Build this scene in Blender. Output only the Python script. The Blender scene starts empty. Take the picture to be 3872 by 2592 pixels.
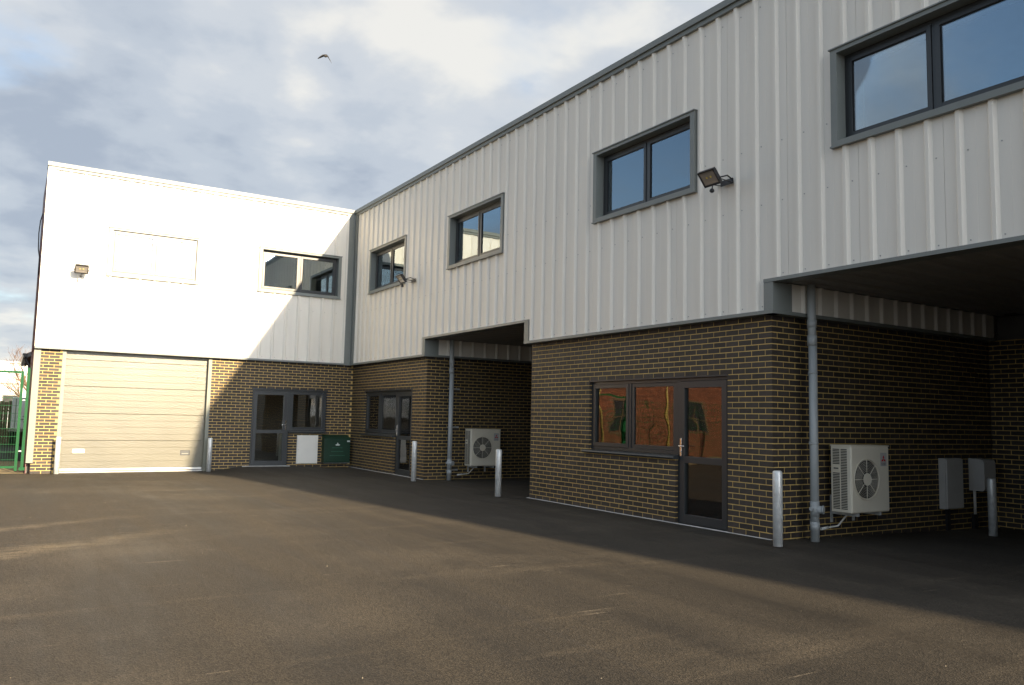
import bpy, bmesh, math, random
from mathutils import Vector, Matrix, noise as mnoise
random.seed(7)
R = math.radians
SC = bpy.context.scene
COL = SC.collection

# ------------------------------------------------------------------ camera
cam_d = bpy.data.cameras.new('camera'); cam = bpy.data.objects.new('camera', cam_d); COL.objects.link(cam)
YAW, PIT, ROL = R(31.6953), R(5.3859), R(1.2545)
F = Vector((math.sin(YAW)*math.cos(PIT), math.cos(YAW)*math.cos(PIT), math.sin(PIT)))
Rt = Vector((math.cos(YAW), -math.sin(YAW), 0)); Up = Rt.cross(F)
R2 = Rt*math.cos(ROL) + Up*math.sin(ROL); U2 = -Rt*math.sin(ROL) + Up*math.cos(ROL)
CAMP = Vector((-8.2504, -21.9278, 1.4478))
M = Matrix((R2, U2, -F)).transposed().to_4x4(); M.translation = CAMP
cam.matrix_world = M
cam_d.sensor_width = 36; cam_d.lens = 28.43; cam_d.clip_start = 0.05; cam_d.clip_end = 2000
SC.camera = cam

# ------------------------------------------------------------------ light
LD = Vector((-.18, 1, -.28)).normalized()          # direction the sunlight travels
SUN_ELEV = math.asin(-LD.z); SUN_ROT = math.atan2(-LD.x, -LD.y)
sd = bpy.data.lights.new('sun', 'SUN'); sun = bpy.data.objects.new('sun', sd); COL.objects.link(sun)
sd.energy = 5.0; sd.angle = R(0.6); sd.color = (1.0, .81, .55)
sun.rotation_euler = LD.to_track_quat('-Z', 'Y').to_euler(); sun.location = (10, -60, 40)
SC.view_settings.view_transform = 'Standard'; SC.view_settings.look = 'None'
SC.view_settings.exposure = 1.30; SC.view_settings.gamma = 1.0; SC.view_settings.use_curve_mapping = False

W = bpy.data.worlds.new('World'); SC.world = W; W.use_nodes = True
nt = W.node_tree; nt.nodes.clear()
def N(nt, t, **k):
    n = nt.nodes.new(t)
    for a, b in k.items(): setattr(n, a, b)
    return n
def world():
    L = nt.links.new
    out = N(nt, 'ShaderNodeOutputWorld'); bg = N(nt, 'ShaderNodeBackground'); bg.inputs[1].default_value = .1
    sky = N(nt, 'ShaderNodeTexSky', sky_type='NISHITA'); sky.sun_disc = False
    sky.sun_elevation = SUN_ELEV; sky.sun_rotation = SUN_ROT
    sky.air_density = 1.0; sky.dust_density = 1.5; sky.ozone_density = 1.5
    tc = N(nt, 'ShaderNodeTexCoord'); sep = N(nt, 'ShaderNodeSeparateXYZ'); L(tc.outputs['Generated'], sep.inputs[0])
    zz = N(nt, 'ShaderNodeMath', operation='MAXIMUM'); L(sep.outputs[2], zz.inputs[0]); zz.inputs[1].default_value = 0
    za = N(nt, 'ShaderNodeMath', operation='ADD'); L(zz.outputs[0], za.inputs[0]); za.inputs[1].default_value = .22
    dx = N(nt, 'ShaderNodeMath', operation='DIVIDE'); L(sep.outputs[0], dx.inputs[0]); L(za.outputs[0], dx.inputs[1])
    dy = N(nt, 'ShaderNodeMath', operation='DIVIDE'); L(sep.outputs[1], dy.inputs[0]); L(za.outputs[0], dy.inputs[1])
    cmb = N(nt, 'ShaderNodeCombineXYZ'); L(dx.outputs[0], cmb.inputs[0]); L(dy.outputs[0], cmb.inputs[1])
    mp = N(nt, 'ShaderNodeMapping'); L(cmb.outputs[0], mp.inputs[0]); mp.inputs['Location'].default_value = (1.33992, -6.55513, -1.21907)
    def noise(scale, detail, rough, loc, dist=.0):
        m = N(nt, 'ShaderNodeMapping'); L(mp.outputs[0], m.inputs[0]); m.inputs['Location'].default_value = loc
        n = N(nt, 'ShaderNodeTexNoise'); L(m.outputs[0], n.inputs['Vector'])
        n.inputs['Scale'].default_value = scale; n.inputs['Detail'].default_value = detail
        n.inputs['Roughness'].default_value = rough; n.inputs['Distortion'].default_value = dist
        return n.outputs['Fac']
    def ramp(src, *st):
        r = N(nt, 'ShaderNodeValToRGB'); L(src, r.inputs[0]); e = r.color_ramp.elements
        while len(e) < len(st): e.new(.5)
        for i, (p, c) in enumerate(st):
            e[i].position = p; e[i].color = (c, c, c, 1) if not isinstance(c, tuple) else (*c, 1)
        r.color_ramp.interpolation = 'EASE'
        return r.outputs[0]
    # tone of the cloud deck: grey bellies to lit edges
    n1 = noise(2.1, 6, .5, (0, 0, 0), .2); n2 = noise(5.2, 7, .5, (2, 5, 1), .1)
    nm = N(nt, 'ShaderNodeMix', data_type='FLOAT'); nm.inputs['Factor'].default_value = .35; L(n1, nm.inputs['A']); L(n2, nm.inputs['B'])
    tone = ramp(nm.outputs['Result'], (.36, (1.68, 1.92, 2.30)), (.46, (2.22, 2.44, 2.74)), (.53, (2.62, 2.78, 2.98)), (.64, (3.6, 3.55, 3.38)))
    cover = ramp(noise(.95, 6, .55, (5.2, 7.7, 2), .3), (.37, .12), (.52, .96))
    # clouds towards the sun pass more of its light: follow the clear sky's own brightness
    bw = N(nt, 'ShaderNodeRGBToBW'); L(sky.outputs[0], bw.inputs[0])
    mr = N(nt, 'ShaderNodeMapRange'); L(bw.outputs[0], mr.inputs[0])
    mr.inputs['From Min'].default_value = 7; mr.inputs['From Max'].default_value = 60
    mr.inputs['To Min'].default_value = 1.0; mr.inputs['To Max'].default_value = 30.0; mr.clamp = True
    # and scatter it forwards over a broad glow round the sun
    dt = N(nt, 'ShaderNodeVectorMath', operation='DOT_PRODUCT'); L(tc.outputs['Generated'], dt.inputs[0]); dt.inputs[1].default_value = -LD
    h1 = N(nt, 'ShaderNodeMath', operation='MULTIPLY_ADD'); L(dt.outputs['Value'], h1.inputs[0]); h1.inputs[1].default_value = .5; h1.inputs[2].default_value = .5
    h2 = N(nt, 'ShaderNodeMath', operation='POWER'); L(h1.outputs[0], h2.inputs[0]); h2.inputs[1].default_value = 9
    h3 = N(nt, 'ShaderNodeMath', operation='MULTIPLY_ADD'); L(h2.outputs[0], h3.inputs[0]); h3.inputs[1].default_value = 2.7; L(mr.outputs[0], h3.inputs[2])
    cl = N(nt, 'ShaderNodeVectorMath', operation='SCALE'); L(tone, cl.inputs[0]); L(h3.outputs[0], cl.inputs['Scale'])
    mx = N(nt, 'ShaderNodeMix', data_type='RGBA'); L(cover, mx.inputs['Factor'])
    L(sky.outputs[0], mx.inputs['A']); L(cl.outputs[0], mx.inputs['B'])
    L(mx.outputs['Result'], bg.inputs[0]); L(bg.outputs[0], out.inputs[0])
world()

# ------------------------------------------------------------------ materials
MATS = {}
def mat(name, col, rough=.6, metal=0., var=.0, vscale=4., bump=0., bscale=40., spec=.5, stretch=None, island=0., coat=0.):
    m = bpy.data.materials.new(name); m.use_nodes = True; t = m.node_tree; L = t.links.new
    b = t.nodes['Principled BSDF']; b.inputs['Base Color'].default_value = (*col, 1)
    b.inputs['Roughness'].default_value = rough; b.inputs['Metallic'].default_value = metal
    b.inputs['Specular IOR Level'].default_value = spec
    if coat: b.inputs['Coat Weight'].default_value = coat
    tc = N(t, 'ShaderNodeTexCoord'); src = tc.outputs['Object']
    if stretch:
        mp = N(t, 'ShaderNodeMapping'); L(src, mp.inputs[0]); mp.inputs['Scale'].default_value = stretch; src = mp.outputs[0]
    cur = None
    if var:
        n = N(t, 'ShaderNodeTexNoise'); L(src, n.inputs['Vector']); n.inputs['Scale'].default_value = vscale; n.inputs['Detail'].default_value = 6
        mr = N(t, 'ShaderNodeMapRange'); L(n.outputs['Fac'], mr.inputs[0])
        mr.inputs['From Min'].default_value = .3; mr.inputs['From Max'].default_value = .7
        mr.inputs['To Min'].default_value = 1-var; mr.inputs['To Max'].default_value = 1+var
        cur = mr.outputs[0]
        r2 = N(t, 'ShaderNodeMapRange'); L(n.outputs['Fac'], r2.inputs[0])
        r2.inputs['To Min'].default_value = max(.05, rough-.12); r2.inputs['To Max'].default_value = min(1, rough+.12)
        L(r2.outputs[0], b.inputs['Roughness'])
    if island:
        g = N(t, 'ShaderNodeNewGeometry'); oi = N(t, 'ShaderNodeObjectInfo')
        ad = N(t, 'ShaderNodeMath', operation='ADD'); L(g.outputs['Random Per Island'], ad.inputs[0]); L(oi.outputs['Random'], ad.inputs[1])
        fr = N(t, 'ShaderNodeMath', operation='FRACT'); L(ad.outputs[0], fr.inputs[0])
        mi = N(t, 'ShaderNodeMapRange'); L(fr.outputs[0], mi.inputs[0])
        mi.inputs['To Min'].default_value = 1-island; mi.inputs['To Max'].default_value = 1+island
        if cur is None: cur = mi.outputs[0]
        else:
            mm = N(t, 'ShaderNodeMath', operation='MULTIPLY'); L(cur, mm.inputs[0]); L(mi.outputs[0], mm.inputs[1]); cur = mm.outputs[0]
    if cur is not None:
        s = N(t, 'ShaderNodeVectorMath', operation='SCALE'); s.inputs[0].default_value = col; L(cur, s.inputs['Scale'])
        L(s.outputs[0], b.inputs['Base Color'])
    if bump:
        n = N(t, 'ShaderNodeTexNoise'); L(src, n.inputs['Vector']); n.inputs['Scale'].default_value = bscale; n.inputs['Detail'].default_value = 4
        bp = N(t, 'ShaderNodeBump'); bp.inputs['Strength'].default_value = bump; bp.inputs['Distance'].default_value = .004
        L(n.outputs['Fac'], bp.inputs['Height']); L(bp.outputs[0], b.inputs['Normal'])
    MATS[name] = m; return m
mat('cladding', (.77, .73, .65), .42, .0, .04, 1.2, .03, 3., stretch=(3, 3, .35), spec=.3)
mat('trim_grey', (.180, .195, .182), .45, 0, .05, 3)
mat('trim_pale', (.20, .205, .165), .5, 0, .05, 3)
mat('anthracite', (.030, .034, .036), .36)
mat('gasket', (.008, .008, .009), .6)
mat('brick', (.040, .032, .027), .62, 0, .25, 14, .5, 60, island=.32, spec=.4)
mat('mortar', (.62, .43, .145), .9, 0, .14, 9, .5, 90)
mat('concrete', (.50, .49, .46), .85, 0, .18, 6, .4, 60)
mat('galvanised', (.68, .69, .67), .40, .35, .16, 14, .15, 30)
mat('pipe_grey', (.38, .40, .395), .42, 0, .05, 4)
mat('white_plastic', (.74, .72, .66), .4, 0, .03, 4)
mat('cream_metal', (.80, .735, .59), .4, 0, .03, 5)
mat('grey_plastic', (.52, .51, .48), .5, 0, .05, 5)
mat('dark_slot', (.012, .012, .012), .7)
mat('fan_dark', (.06, .056, .05), .6)
mat('fan_blade', (.12, .115, .10), .6)
mat('screw', (.36, .35, .33), .4)
mat('emblem_red', (.55, .015, .02), .4)
mat('emblem_grey', (.25, .24, .23), .6)
mat('cabinet_green', (.003, .032, .015), .38, 0, .08, 6)
mat('cabinet_faint', (.02, .10, .055), .5)
mat('emblem_white', (.62, .66, .62), .6)
mat('black_metal', (.018, .018, .02), .45)
mat('lamp_reflector', (.55, .5, .44), .25, .6)
mat('lamp_chip', (.7, .55, .08), .5)
mat('chrome', (.75, .75, .75), .15, 1.)
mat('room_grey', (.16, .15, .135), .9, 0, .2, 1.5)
mat('plaster_white', (.84, .84, .80), .8)
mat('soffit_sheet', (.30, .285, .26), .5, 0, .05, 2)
mat('gate_green', (.003, .068, .019), .6, 0, .1, 10, spec=.2)
mat('red_brick', (.15, .050, .023), .85, 0, .3, 9, .4, 60, island=.25)
mat('red_mortar', (.13, .075, .045), .9, 0, .15, 9)
mat('side_red', (.14, .05, .045), .6, 0, .1, 3)
mat('slate', (.17, .175, .18), .7, 0, .2, 8)
mat('timber', (.10, .065, .035), .85, 0, .35, 3, .3, 30, stretch=(6, 6, .6))
mat('render_white', (.78, .77, .73), .8, 0, .03, 2)
mat('trailer_white', (.62, .63, .62), .5, 0, .05, 3)
mat('rubber', (.015, .015, .015), .8)
mat('bark', (.19, .115, .075), .9, 0, .2, 8)
mat('bird_brown', (.03, .025, .019), .8, 0, .3, 30)
mat('bird_wing', (.032, .030, .029), .8, 0, .2, 30)
mat('yellow_pipe', (.42, .33, .10), .5)
mat('car_red', (.35, .02, .03), .3, coat=.5)
mat('car_white', (.6, .6, .6), .3, coat=.5)
mat('grit_stone', (.24, .205, .15), .9, 0, .3, 30, island=.4)
mat('gravel', (.40, .31, .17), .95, 0, .35, 7, .8, 60)

def glass_mat(name, refl, tint, wob, base=.1):
    m = bpy.data.materials.new(name); m.use_nodes = True; t = m.node_tree; t.nodes.clear(); L = t.links.new
    o = N(t, 'ShaderNodeOutputMaterial'); mx = N(t, 'ShaderNodeMixShader')
    tr = N(t, 'ShaderNodeBsdfTransparent'); tr.inputs[0].default_value = (*tint, 1)
    gl = N(t, 'ShaderNodeBsdfGlossy'); gl.inputs[0].default_value = (*refl, 1); gl.inputs['Roughness'].default_value = .012
    fr = N(t, 'ShaderNodeFresnel'); fr.inputs[0].default_value = 1.55
    mr = N(t, 'ShaderNodeMapRange'); L(fr.outputs[0], mr.inputs[0]); mr.inputs['From Min'].default_value = .04
    mr.inputs['To Min'].default_value = base; mr.inputs['To Max'].default_value = 1.0
    tc = N(t, 'ShaderNodeTexCoord'); n = N(t, 'ShaderNodeTexNoise'); L(tc.outputs['Object'], n.inputs['Vector'])
    n.inputs['Scale'].default_value = 1.7; n.inputs['Detail'].default_value = 1
    bp = N(t, 'ShaderNodeBump'); bp.inputs['Strength'].default_value = wob; bp.inputs['Distance'].default_value = .02
    L(n.outputs['Fac'], bp.inputs['Height']); L(bp.outputs[0], gl.inputs['Normal'])
    L(mr.outputs[0], mx.inputs[0]); L(tr.outputs[0], mx.inputs[1]); L(gl.outputs[0], mx.inputs[2]); L(mx.outputs[0], o.inputs[0])
    MATS[name] = m
glass_mat('glass_upper', (.80, .92, 1.0), (.86, .89, .89), .022, .23)
glass_mat('glass_lower', (.9, .88, .84), (.90, .92, .90), .17, .115)

def asphalt_mat():
    m = bpy.data.materials.new('asphalt'); m.use_nodes = True; t = m.node_tree; L = t.links.new
    b = t.nodes['Principled BSDF']; tc = N(t, 'ShaderNodeTexCoord'); P = tc.outputs['Object']
    def mp(scale, rot=0., loc=(0, 0, 0)):
        x = N(t, 'ShaderNodeMapping'); L(P, x.inputs[0]); x.inputs['Scale'].default_value = scale
        x.inputs['Rotation'].default_value = (0, 0, rot); x.inputs['Location'].default_value = loc; return x.outputs[0]
    def noise(v, s, d=5, r=.55):
        n = N(t, 'ShaderNodeTexNoise'); L(v, n.inputs['Vector']); n.inputs['Scale'].default_value = s
        n.inputs['Detail'].default_value = d; n.inputs['Roughness'].default_value = r; return n.outputs['Fac']
    def rng(v, a, c, x=0., y=1., cl=True):
        n = N(t, 'ShaderNodeMapRange'); L(v, n.inputs[0]); n.clamp = cl
        for k, q in zip(('From Min', 'From Max', 'To Min', 'To Max'), (a, c, x, y)): n.inputs[k].default_value = q
        return n.outputs[0]
    def mix(f, a, c):
        n = N(t, 'ShaderNodeMix', data_type='RGBA'); L(f, n.inputs['Factor'])
        for s, v in (('A', a), ('B', c)):
            if isinstance(v, tuple): n.inputs[s].default_value = (*v, 1)
            else: L(v, n.inputs[s])
        return n.outputs['Result']
    def mul(a, c):
        n = N(t, 'ShaderNodeMath', operation='MULTIPLY'); L(a, n.inputs[0])
        if isinstance(c, float): n.inputs[1].default_value = c
        else: L(c, n.inputs[1])
        return n.outputs[0]
    streak = noise(mp((1.6, .16, 1), R(-4)), 1.0, 7, .6)          # rolled lanes along the building
    blotch = noise(mp((1, 1, 1)), .45, 6, .6)
    cross = noise(mp((.25, 2.2, 1), R(14), (3, 1, 0)), .9, 6, .6)
    base = mix(rng(streak, .34, .68), (.0205, .0172, .0133), (.0345, .0280, .0200))
    base = mix(mul(rng(blotch, .5, .72), .75), base, (.050, .041, .030))
    base = mix(mul(rng(cross, .58, .76), .55), base, (.070, .056, .039))
    # dusty drag marks
    sc = noise(mp((.9, 14, 1), R(62), (1, 4, 0)), 1.0, 3, .5); msk = noise(mp((1, 1, 1), 0, (9, 2, 0)), .8, 3, .5)
    base = mix(mul(mul(rng(sc, .66, .72), rng(msk, .52, .64)), .55), base, (.20, .165, .12))
    # pale dust trails of tyres sweeping across from the left
    sep = N(t, 'ShaderNodeSeparateXYZ'); L(mp((1, 1, 1)), sep.inputs[0])
    def trail(x0, y0, k, q, w, amt, base, col, lim):
        # band around y = y0 + k(x-x0) + q(x-x0)^2
        dx = N(t, 'ShaderNodeMath', operation='ADD'); L(sep.outputs[0], dx.inputs[0]); dx.inputs[1].default_value = -x0
        a = N(t, 'ShaderNodeMath', operation='MULTIPLY_ADD'); L(dx.outputs[0], a.inputs[0]); a.inputs[1].default_value = q; a.inputs[2].default_value = k
        b2 = N(t, 'ShaderNodeMath', operation='MULTIPLY_ADD'); L(a.outputs[0], b2.inputs[0]); L(dx.outputs[0], b2.inputs[1]); b2.inputs[2].default_value = y0
        d = N(t, 'ShaderNodeMath', operation='SUBTRACT'); L(sep.outputs[1], d.inputs[0]); L(b2.outputs[0], d.inputs[1])
        wob = N(t, 'ShaderNodeMath', operation='MULTIPLY_ADD'); L(noise(mp((1, 1, 1), 0, (x0, 0, 0)), 1.3, 4), wob.inputs[0]); wob.inputs[1].default_value = .35; L(d.outputs[0], wob.inputs[2])
        ab = N(t, 'ShaderNodeMath', operation='ABSOLUTE'); L(wob.outputs[0], ab.inputs[0])
        f = rng(ab.outputs[0], w, 0.0); e = rng(dx.outputs[0], lim, lim-2.0)
        br = rng(noise(mp((1.2, 5, 1), 0, (x0, 3, 0)), 2.2, 5, .6), .35, .6)
        return mix(mul(mul(mul(f, e), br), amt), base, col)
    base = trail(-9.5, -10.9, .55, .0, .28, .55, base, (.14, .112, .076), 3.2)
    base = trail(-9.5, -12.9, .55, .02, .40, .55, base, (.145, .115, .076), 3.6)
    # paver joint
    jn = N(t, 'ShaderNodeMath', operation='MULTIPLY_ADD'); L(sep.outputs[1], jn.inputs[0]); jn.inputs[1].default_value = -.055; L(sep.outputs[0], jn.inputs[2])
    w2 = N(t, 'ShaderNodeMath', operation='MULTIPLY_ADD'); L(noise(mp((1, 1, 1)), 1.1, 4), w2.inputs[0]); w2.inputs[1].default_value = .14; L(jn.outputs[0], w2.inputs[2])
    c0 = N(t, 'ShaderNodeMath', operation='ADD'); L(w2.outputs[0], c0.inputs[0]); c0.inputs[1].default_value = 3.94
    ab = N(t, 'ShaderNodeMath', operation='ABSOLUTE'); L(c0.outputs[0], ab.inputs[0])
    base = mix(mul(rng(ab.outputs[0], .05, 0.), .38), base, (.030, .026, .022))
    # stone chips
    v = N(t, 'ShaderNodeTexVoronoi'); L(P, v.inputs['Vector']); v.inputs['Scale'].default_value = 95
    chip = rng(v.outputs['Color'], .2, .95, .50, 1.65, False)
    vs = N(t, 'ShaderNodeSeparateColor'); L(v.outputs['Color'], vs.inputs[0]); chip = rng(vs.outputs[0], 0., 1., .52, 1.5)
    s = N(t, 'ShaderNodeVectorMath', operation='SCALE'); L(base, s.inputs[0]); L(chip, s.inputs['Scale'])
    L(s.outputs[0], b.inputs['Base Color'])
    L(rng(streak, .3, .7, .62, .88), b.inputs['Roughness']); b.inputs['Specular IOR Level'].default_value = .3; b.inputs['Diffuse Roughness'].default_value = 1.0
    hb = N(t, 'ShaderNodeMath', operation='ADD'); L(v.outputs['Distance'], hb.inputs[0]); L(noise(P, 160., 3), hb.inputs[1])
    bp = N(t, 'ShaderNodeBump'); bp.inputs['Strength'].default_value = .55; bp.inputs['Distance'].default_value = .006
    L(hb.outputs[0], bp.inputs['Height']); L(bp.outputs[0], b.inputs['Normal'])
    MATS['asphalt'] = m
asphalt_mat()

def door_mat():
    m = mat('door_skin', (.118, .110, .078), .33, .0, .03, 2, spec=.45)
    t = m.node_tree; L = t.links.new; b = t.nodes['Principled BSDF']
    tc = N(t, 'ShaderNodeTexCoord'); v = N(t, 'ShaderNodeTexVoronoi'); L(tc.outputs['Object'], v.inputs['Vector']); v.inputs['Scale'].default_value = 34
    bp = N(t, 'ShaderNodeBump'); bp.inputs['Strength'].default_value = .35; bp.inputs['Distance'].default_value = .004
    L(v.outputs['Distance'], bp.inputs['Height']); L(bp.outputs[0], b.inputs['Normal'])
door_mat()

# ------------------------------------------------------------------ mesh helpers
class MB:
    def __init__(s): s.v = []; s.f = []; s.sm = set()
    def quad(s, *p):
        i = len(s.v); s.v += [tuple(q) for q in p]; s.f.append(tuple(range(i, i+len(p)))); return s
    def box(s, x0, x1, y0, y1, z0, z1, skip=''):
        i = len(s.v)
        s.v += [(x0,y0,z0),(x1,y0,z0),(x1,y1,z0),(x0,y1,z0),(x0,y0,z1),(x1,y0,z1),(x1,y1,z1),(x0,y1,z1)]
        fs = {'b':(0,3,2,1),'t':(4,5,6,7),'f':(0,1,5,4),'r':(1,2,6,5),'k':(2,3,7,6),'l':(3,0,4,7)}
        for k, q in fs.items():
            if k not in skip: s.f.append(tuple(i+a for a in q))
        return s
    def tube(s, pts, r, n=10, cap=True):
        pts = [Vector(p) for p in pts]; rr = r if isinstance(r, (list, tuple)) else [r]*len(pts)
        base = len(s.v); prev = None
        for k, p in enumerate(pts):
            a = pts[max(k-1, 0)]; b = pts[min(k+1, len(pts)-1)]; d = (b-a).normalized()
            if prev is None:
                u = d.orthogonal().normalized()
            else:
                u = (prev - d*prev.dot(d)); u = u.normalized() if u.length > 1e-6 else d.orthogonal().normalized()
            prev = u; w = d.cross(u)
            for j in range(n):
                t = 2*math.pi*j/n; s.v.append(tuple(p + (u*math.cos(t)+w*math.sin(t))*rr[k]))
        for k in range(len(pts)-1):
            for j in range(n):
                a = base+k*n+j; b = base+k*n+(j+1) % n
                s.sm.add(len(s.f)); s.f.append((a, b, b+n, a+n))
        if cap:
            s.f.append(tuple(base+j for j in reversed(range(n)))); s.f.append(tuple(base+(len(pts)-1)*n+j for j in range(n)))
        return s
    def prism(s, poly, axis, a, b):
        """extrude a 2-D polygon; axis 'x': poly=(y,z), 'y': poly=(x,z), 'z': poly=(x,y)"""
        def p3(q, t): return {'x': (t, q[0], q[1]), 'y': (q[0], t, q[1]), 'z': (q[0], q[1], t)}[axis]
        i = len(s.v); n = len(poly); s.v += [p3(q, a) for q in poly]+[p3(q, b) for q in poly]
        s.f.append(tuple(i+k for k in range(n))); s.f.append(tuple(i+n+k for k in reversed(range(n))))
        for k in range(n): s.f.append((i+k, i+n+k, i+n+(k+1) % n, i+(k+1) % n))
        return s
    def disc(s, c, r, axis, n=24, t=.004):
        d = {'x': Vector((1,0,0)), 'y': Vector((0,1,0)), 'z': Vector((0,0,1))}[axis]
        return s.tube([Vector(c)-d*t/2, Vector(c)+d*t/2], r, n)
    def pieces(s):
        """split into connected pieces (shared corner positions)"""
        key = {}; par = []
        def find(a):
            while par[a] != a: par[a] = par[par[a]]; a = par[a]
            return a
        ids = []
        for v in s.v:
            k = tuple(round(c, 4) for c in v)
            if k not in key: key[k] = len(par); par.append(len(par))
            ids.append(key[k])
        for f in s.f:
            for q in f[1:]: par[find(ids[q])] = find(ids[f[0]])
        out = {}
        for f in s.f: out.setdefault(find(ids[f[0]]), MB()).quad(*[s.v[q] for q in f])
        return list(out.values())
    def mesh(s, name, m, fix=True):
        me = bpy.data.meshes.new(name); me.from_pydata(s.v, [], s.f)
        if s.sm:
            for k in s.sm: me.polygons[k].use_smooth = True
        if fix:
            b = bmesh.new(); b.from_mesh(me); bmesh.ops.recalc_face_normals(b, faces=b.faces); b.to_mesh(me); b.free()
        me.materials.append(MATS[m]); return me
    def build(s, name, m, parent=None, loc=None, rot=0., fix=True, kind=None, label=None):
        return link(name, s.mesh(name, m, fix), parent, loc, rot, kind, label)
def link(name, me, parent=None, loc=None, rot=0., kind=None, label=None):
    o = bpy.data.objects.new(name, me); COL.objects.link(o)
    if parent: o.parent = parent
    if loc is not None: o.location = loc
    if rot: o.rotation_euler = (0, 0, rot)
    if kind: o['kind'] = kind
    if label: o['label'] = label
    return o
def thing(name, label, cat, loc=(0,0,0), rot=0., group=None):
    o = bpy.data.objects.new(name, None); COL.objects.link(o); o.empty_display_size = .3
    o.location = loc; o.rotation_euler = (0, 0, rot); return tag(o, label, cat, group)
def tag(o, label, cat, group=None):
    o['label'] = label; o['category'] = cat
    if group: o['group'] = group
    return o
def bevel(o, w=.002, seg=2):
    md = o.modifiers.new('bevel', 'BEVEL'); md.width = w; md.segments = seg; md.limit_method = 'ANGLE'; return o
def copy_tree(o, parent=None):
    c = o.copy(); COL.objects.link(c); c.parent = parent
    for ch in list(o.children): copy_tree(ch, c)
    return c
def rect_minus(x0, x1, z0, z1, holes):
    xs = sorted({x0, x1, *[h[k] for h in holes for k in (0, 1) if x0 < h[k] < x1]})
    out = []
    for a, b in zip(xs, xs[1:]):
        iv = [(z0, z1)]
        for h in holes:
            if h[0] <= a+1e-6 and h[1] >= b-1e-6:
                nv = []
                for p, q in iv:
                    if h[2] > p: nv.append((p, min(q, h[2])))
                    if h[3] < q: nv.append((max(p, h[3]), q))
                iv = [(p, q) for p, q in nv if q-p > 1e-4]
        out += [(a, b, p, q) for p, q in iv]
    return out
RW = -math.pi/2   # frame of the long wing's front: local X runs -y, local Y runs +x (inwards)

# ------------------------------------------------------------------ ground
def sm(a, b, x):
    t = min(1, max(0, (x-a)/(b-a))); return t*t*(3-2*t)
def gz(x, y):
    z = -.062*(1-sm(-3.9, -3.1, x))*sm(-3.2, -.6, y)                 # falls to the roller door
    z += .045*sm(-3.5, -2.9, x)*(1-sm(-1.9, -.4, x))*sm(-1.8, -.2, y)  # ramp to the glazed door
    z += -.018*max(0, min(x, 8))*(1-sm(-13.5, -12, y))
    z += .006*mnoise.noise(Vector((x*.35, y*.35, 0)))
    return z
def ground():
    def axis(lo, hi, st, far): 
        a = [lo+i*st for i in range(int(round((hi-lo)/st))+1)]
        return [-f for f in reversed(far)] + a + list(far)
    xs = [-400, -150, -60, -30, -20]+[-16+i*.3 for i in range(101)]+[20, 40, 80, 400]
    ys = [-400, -150, -70, -40]+[-32+i*.3 for i in range(121)]+[8, 14, 30, 60, 150, 500]
    v = []; f = []; nx = len(xs)
    for y in ys:
        for x in xs: v.append((x, y, gz(x, y) if -17 < x < 15 and -33 < y < 5 else 0.))
    for j in range(len(ys)-1):
        for i in range(nx-1):
            a = j*nx+i; f.append((a, a+1, a+1+nx, a+nx))
    me = bpy.data.meshes.new('asphalt_yard'); me.from_pydata(v, [], f); me.materials.append(MATS['asphalt'])
    for p in me.polygons: p.use_smooth = True
    link('asphalt_yard', me, kind='structure')
    g = MB()
    # dry verge behind the gate, with a ragged edge to the asphalt
    n = 60; e = [(-20+12.14*i/n, .02+.035*mnoise.noise(Vector((i*.9, 3, 0)))) for i in range(n+1)]
    g.quad(*[(x, y, gz(x, y)+.010) for x, y in e], (-7.86, 60, .012), (-20, 60, .012))
    g.build('gravel_verge', 'gravel', kind='structure', fix=False)
    # scattered grit
    st = MB()
    for k in range(170):
        x = random.uniform(-11, 1); y = random.uniform(-20.5, -.6); r = random.choice((.003, .003, .004, .004, .005, .007))
        if x > -.1: continue
        z = gz(x, y); a = random.random()*6
        p = [(x+r*math.cos(a+t)*random.uniform(.7, 1.2), y+r*math.sin(a+t)*random.uniform(.7, 1.2), z) for t in (0, 1.5, 3.1, 4.6)]
        top = (x, y, z+r*1.1)
        for q in range(4): st.quad(p[q], p[(q+1) % 4], top)
    st.build('loose_grit', 'grit_stone', kind='stuff')
ground()

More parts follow.
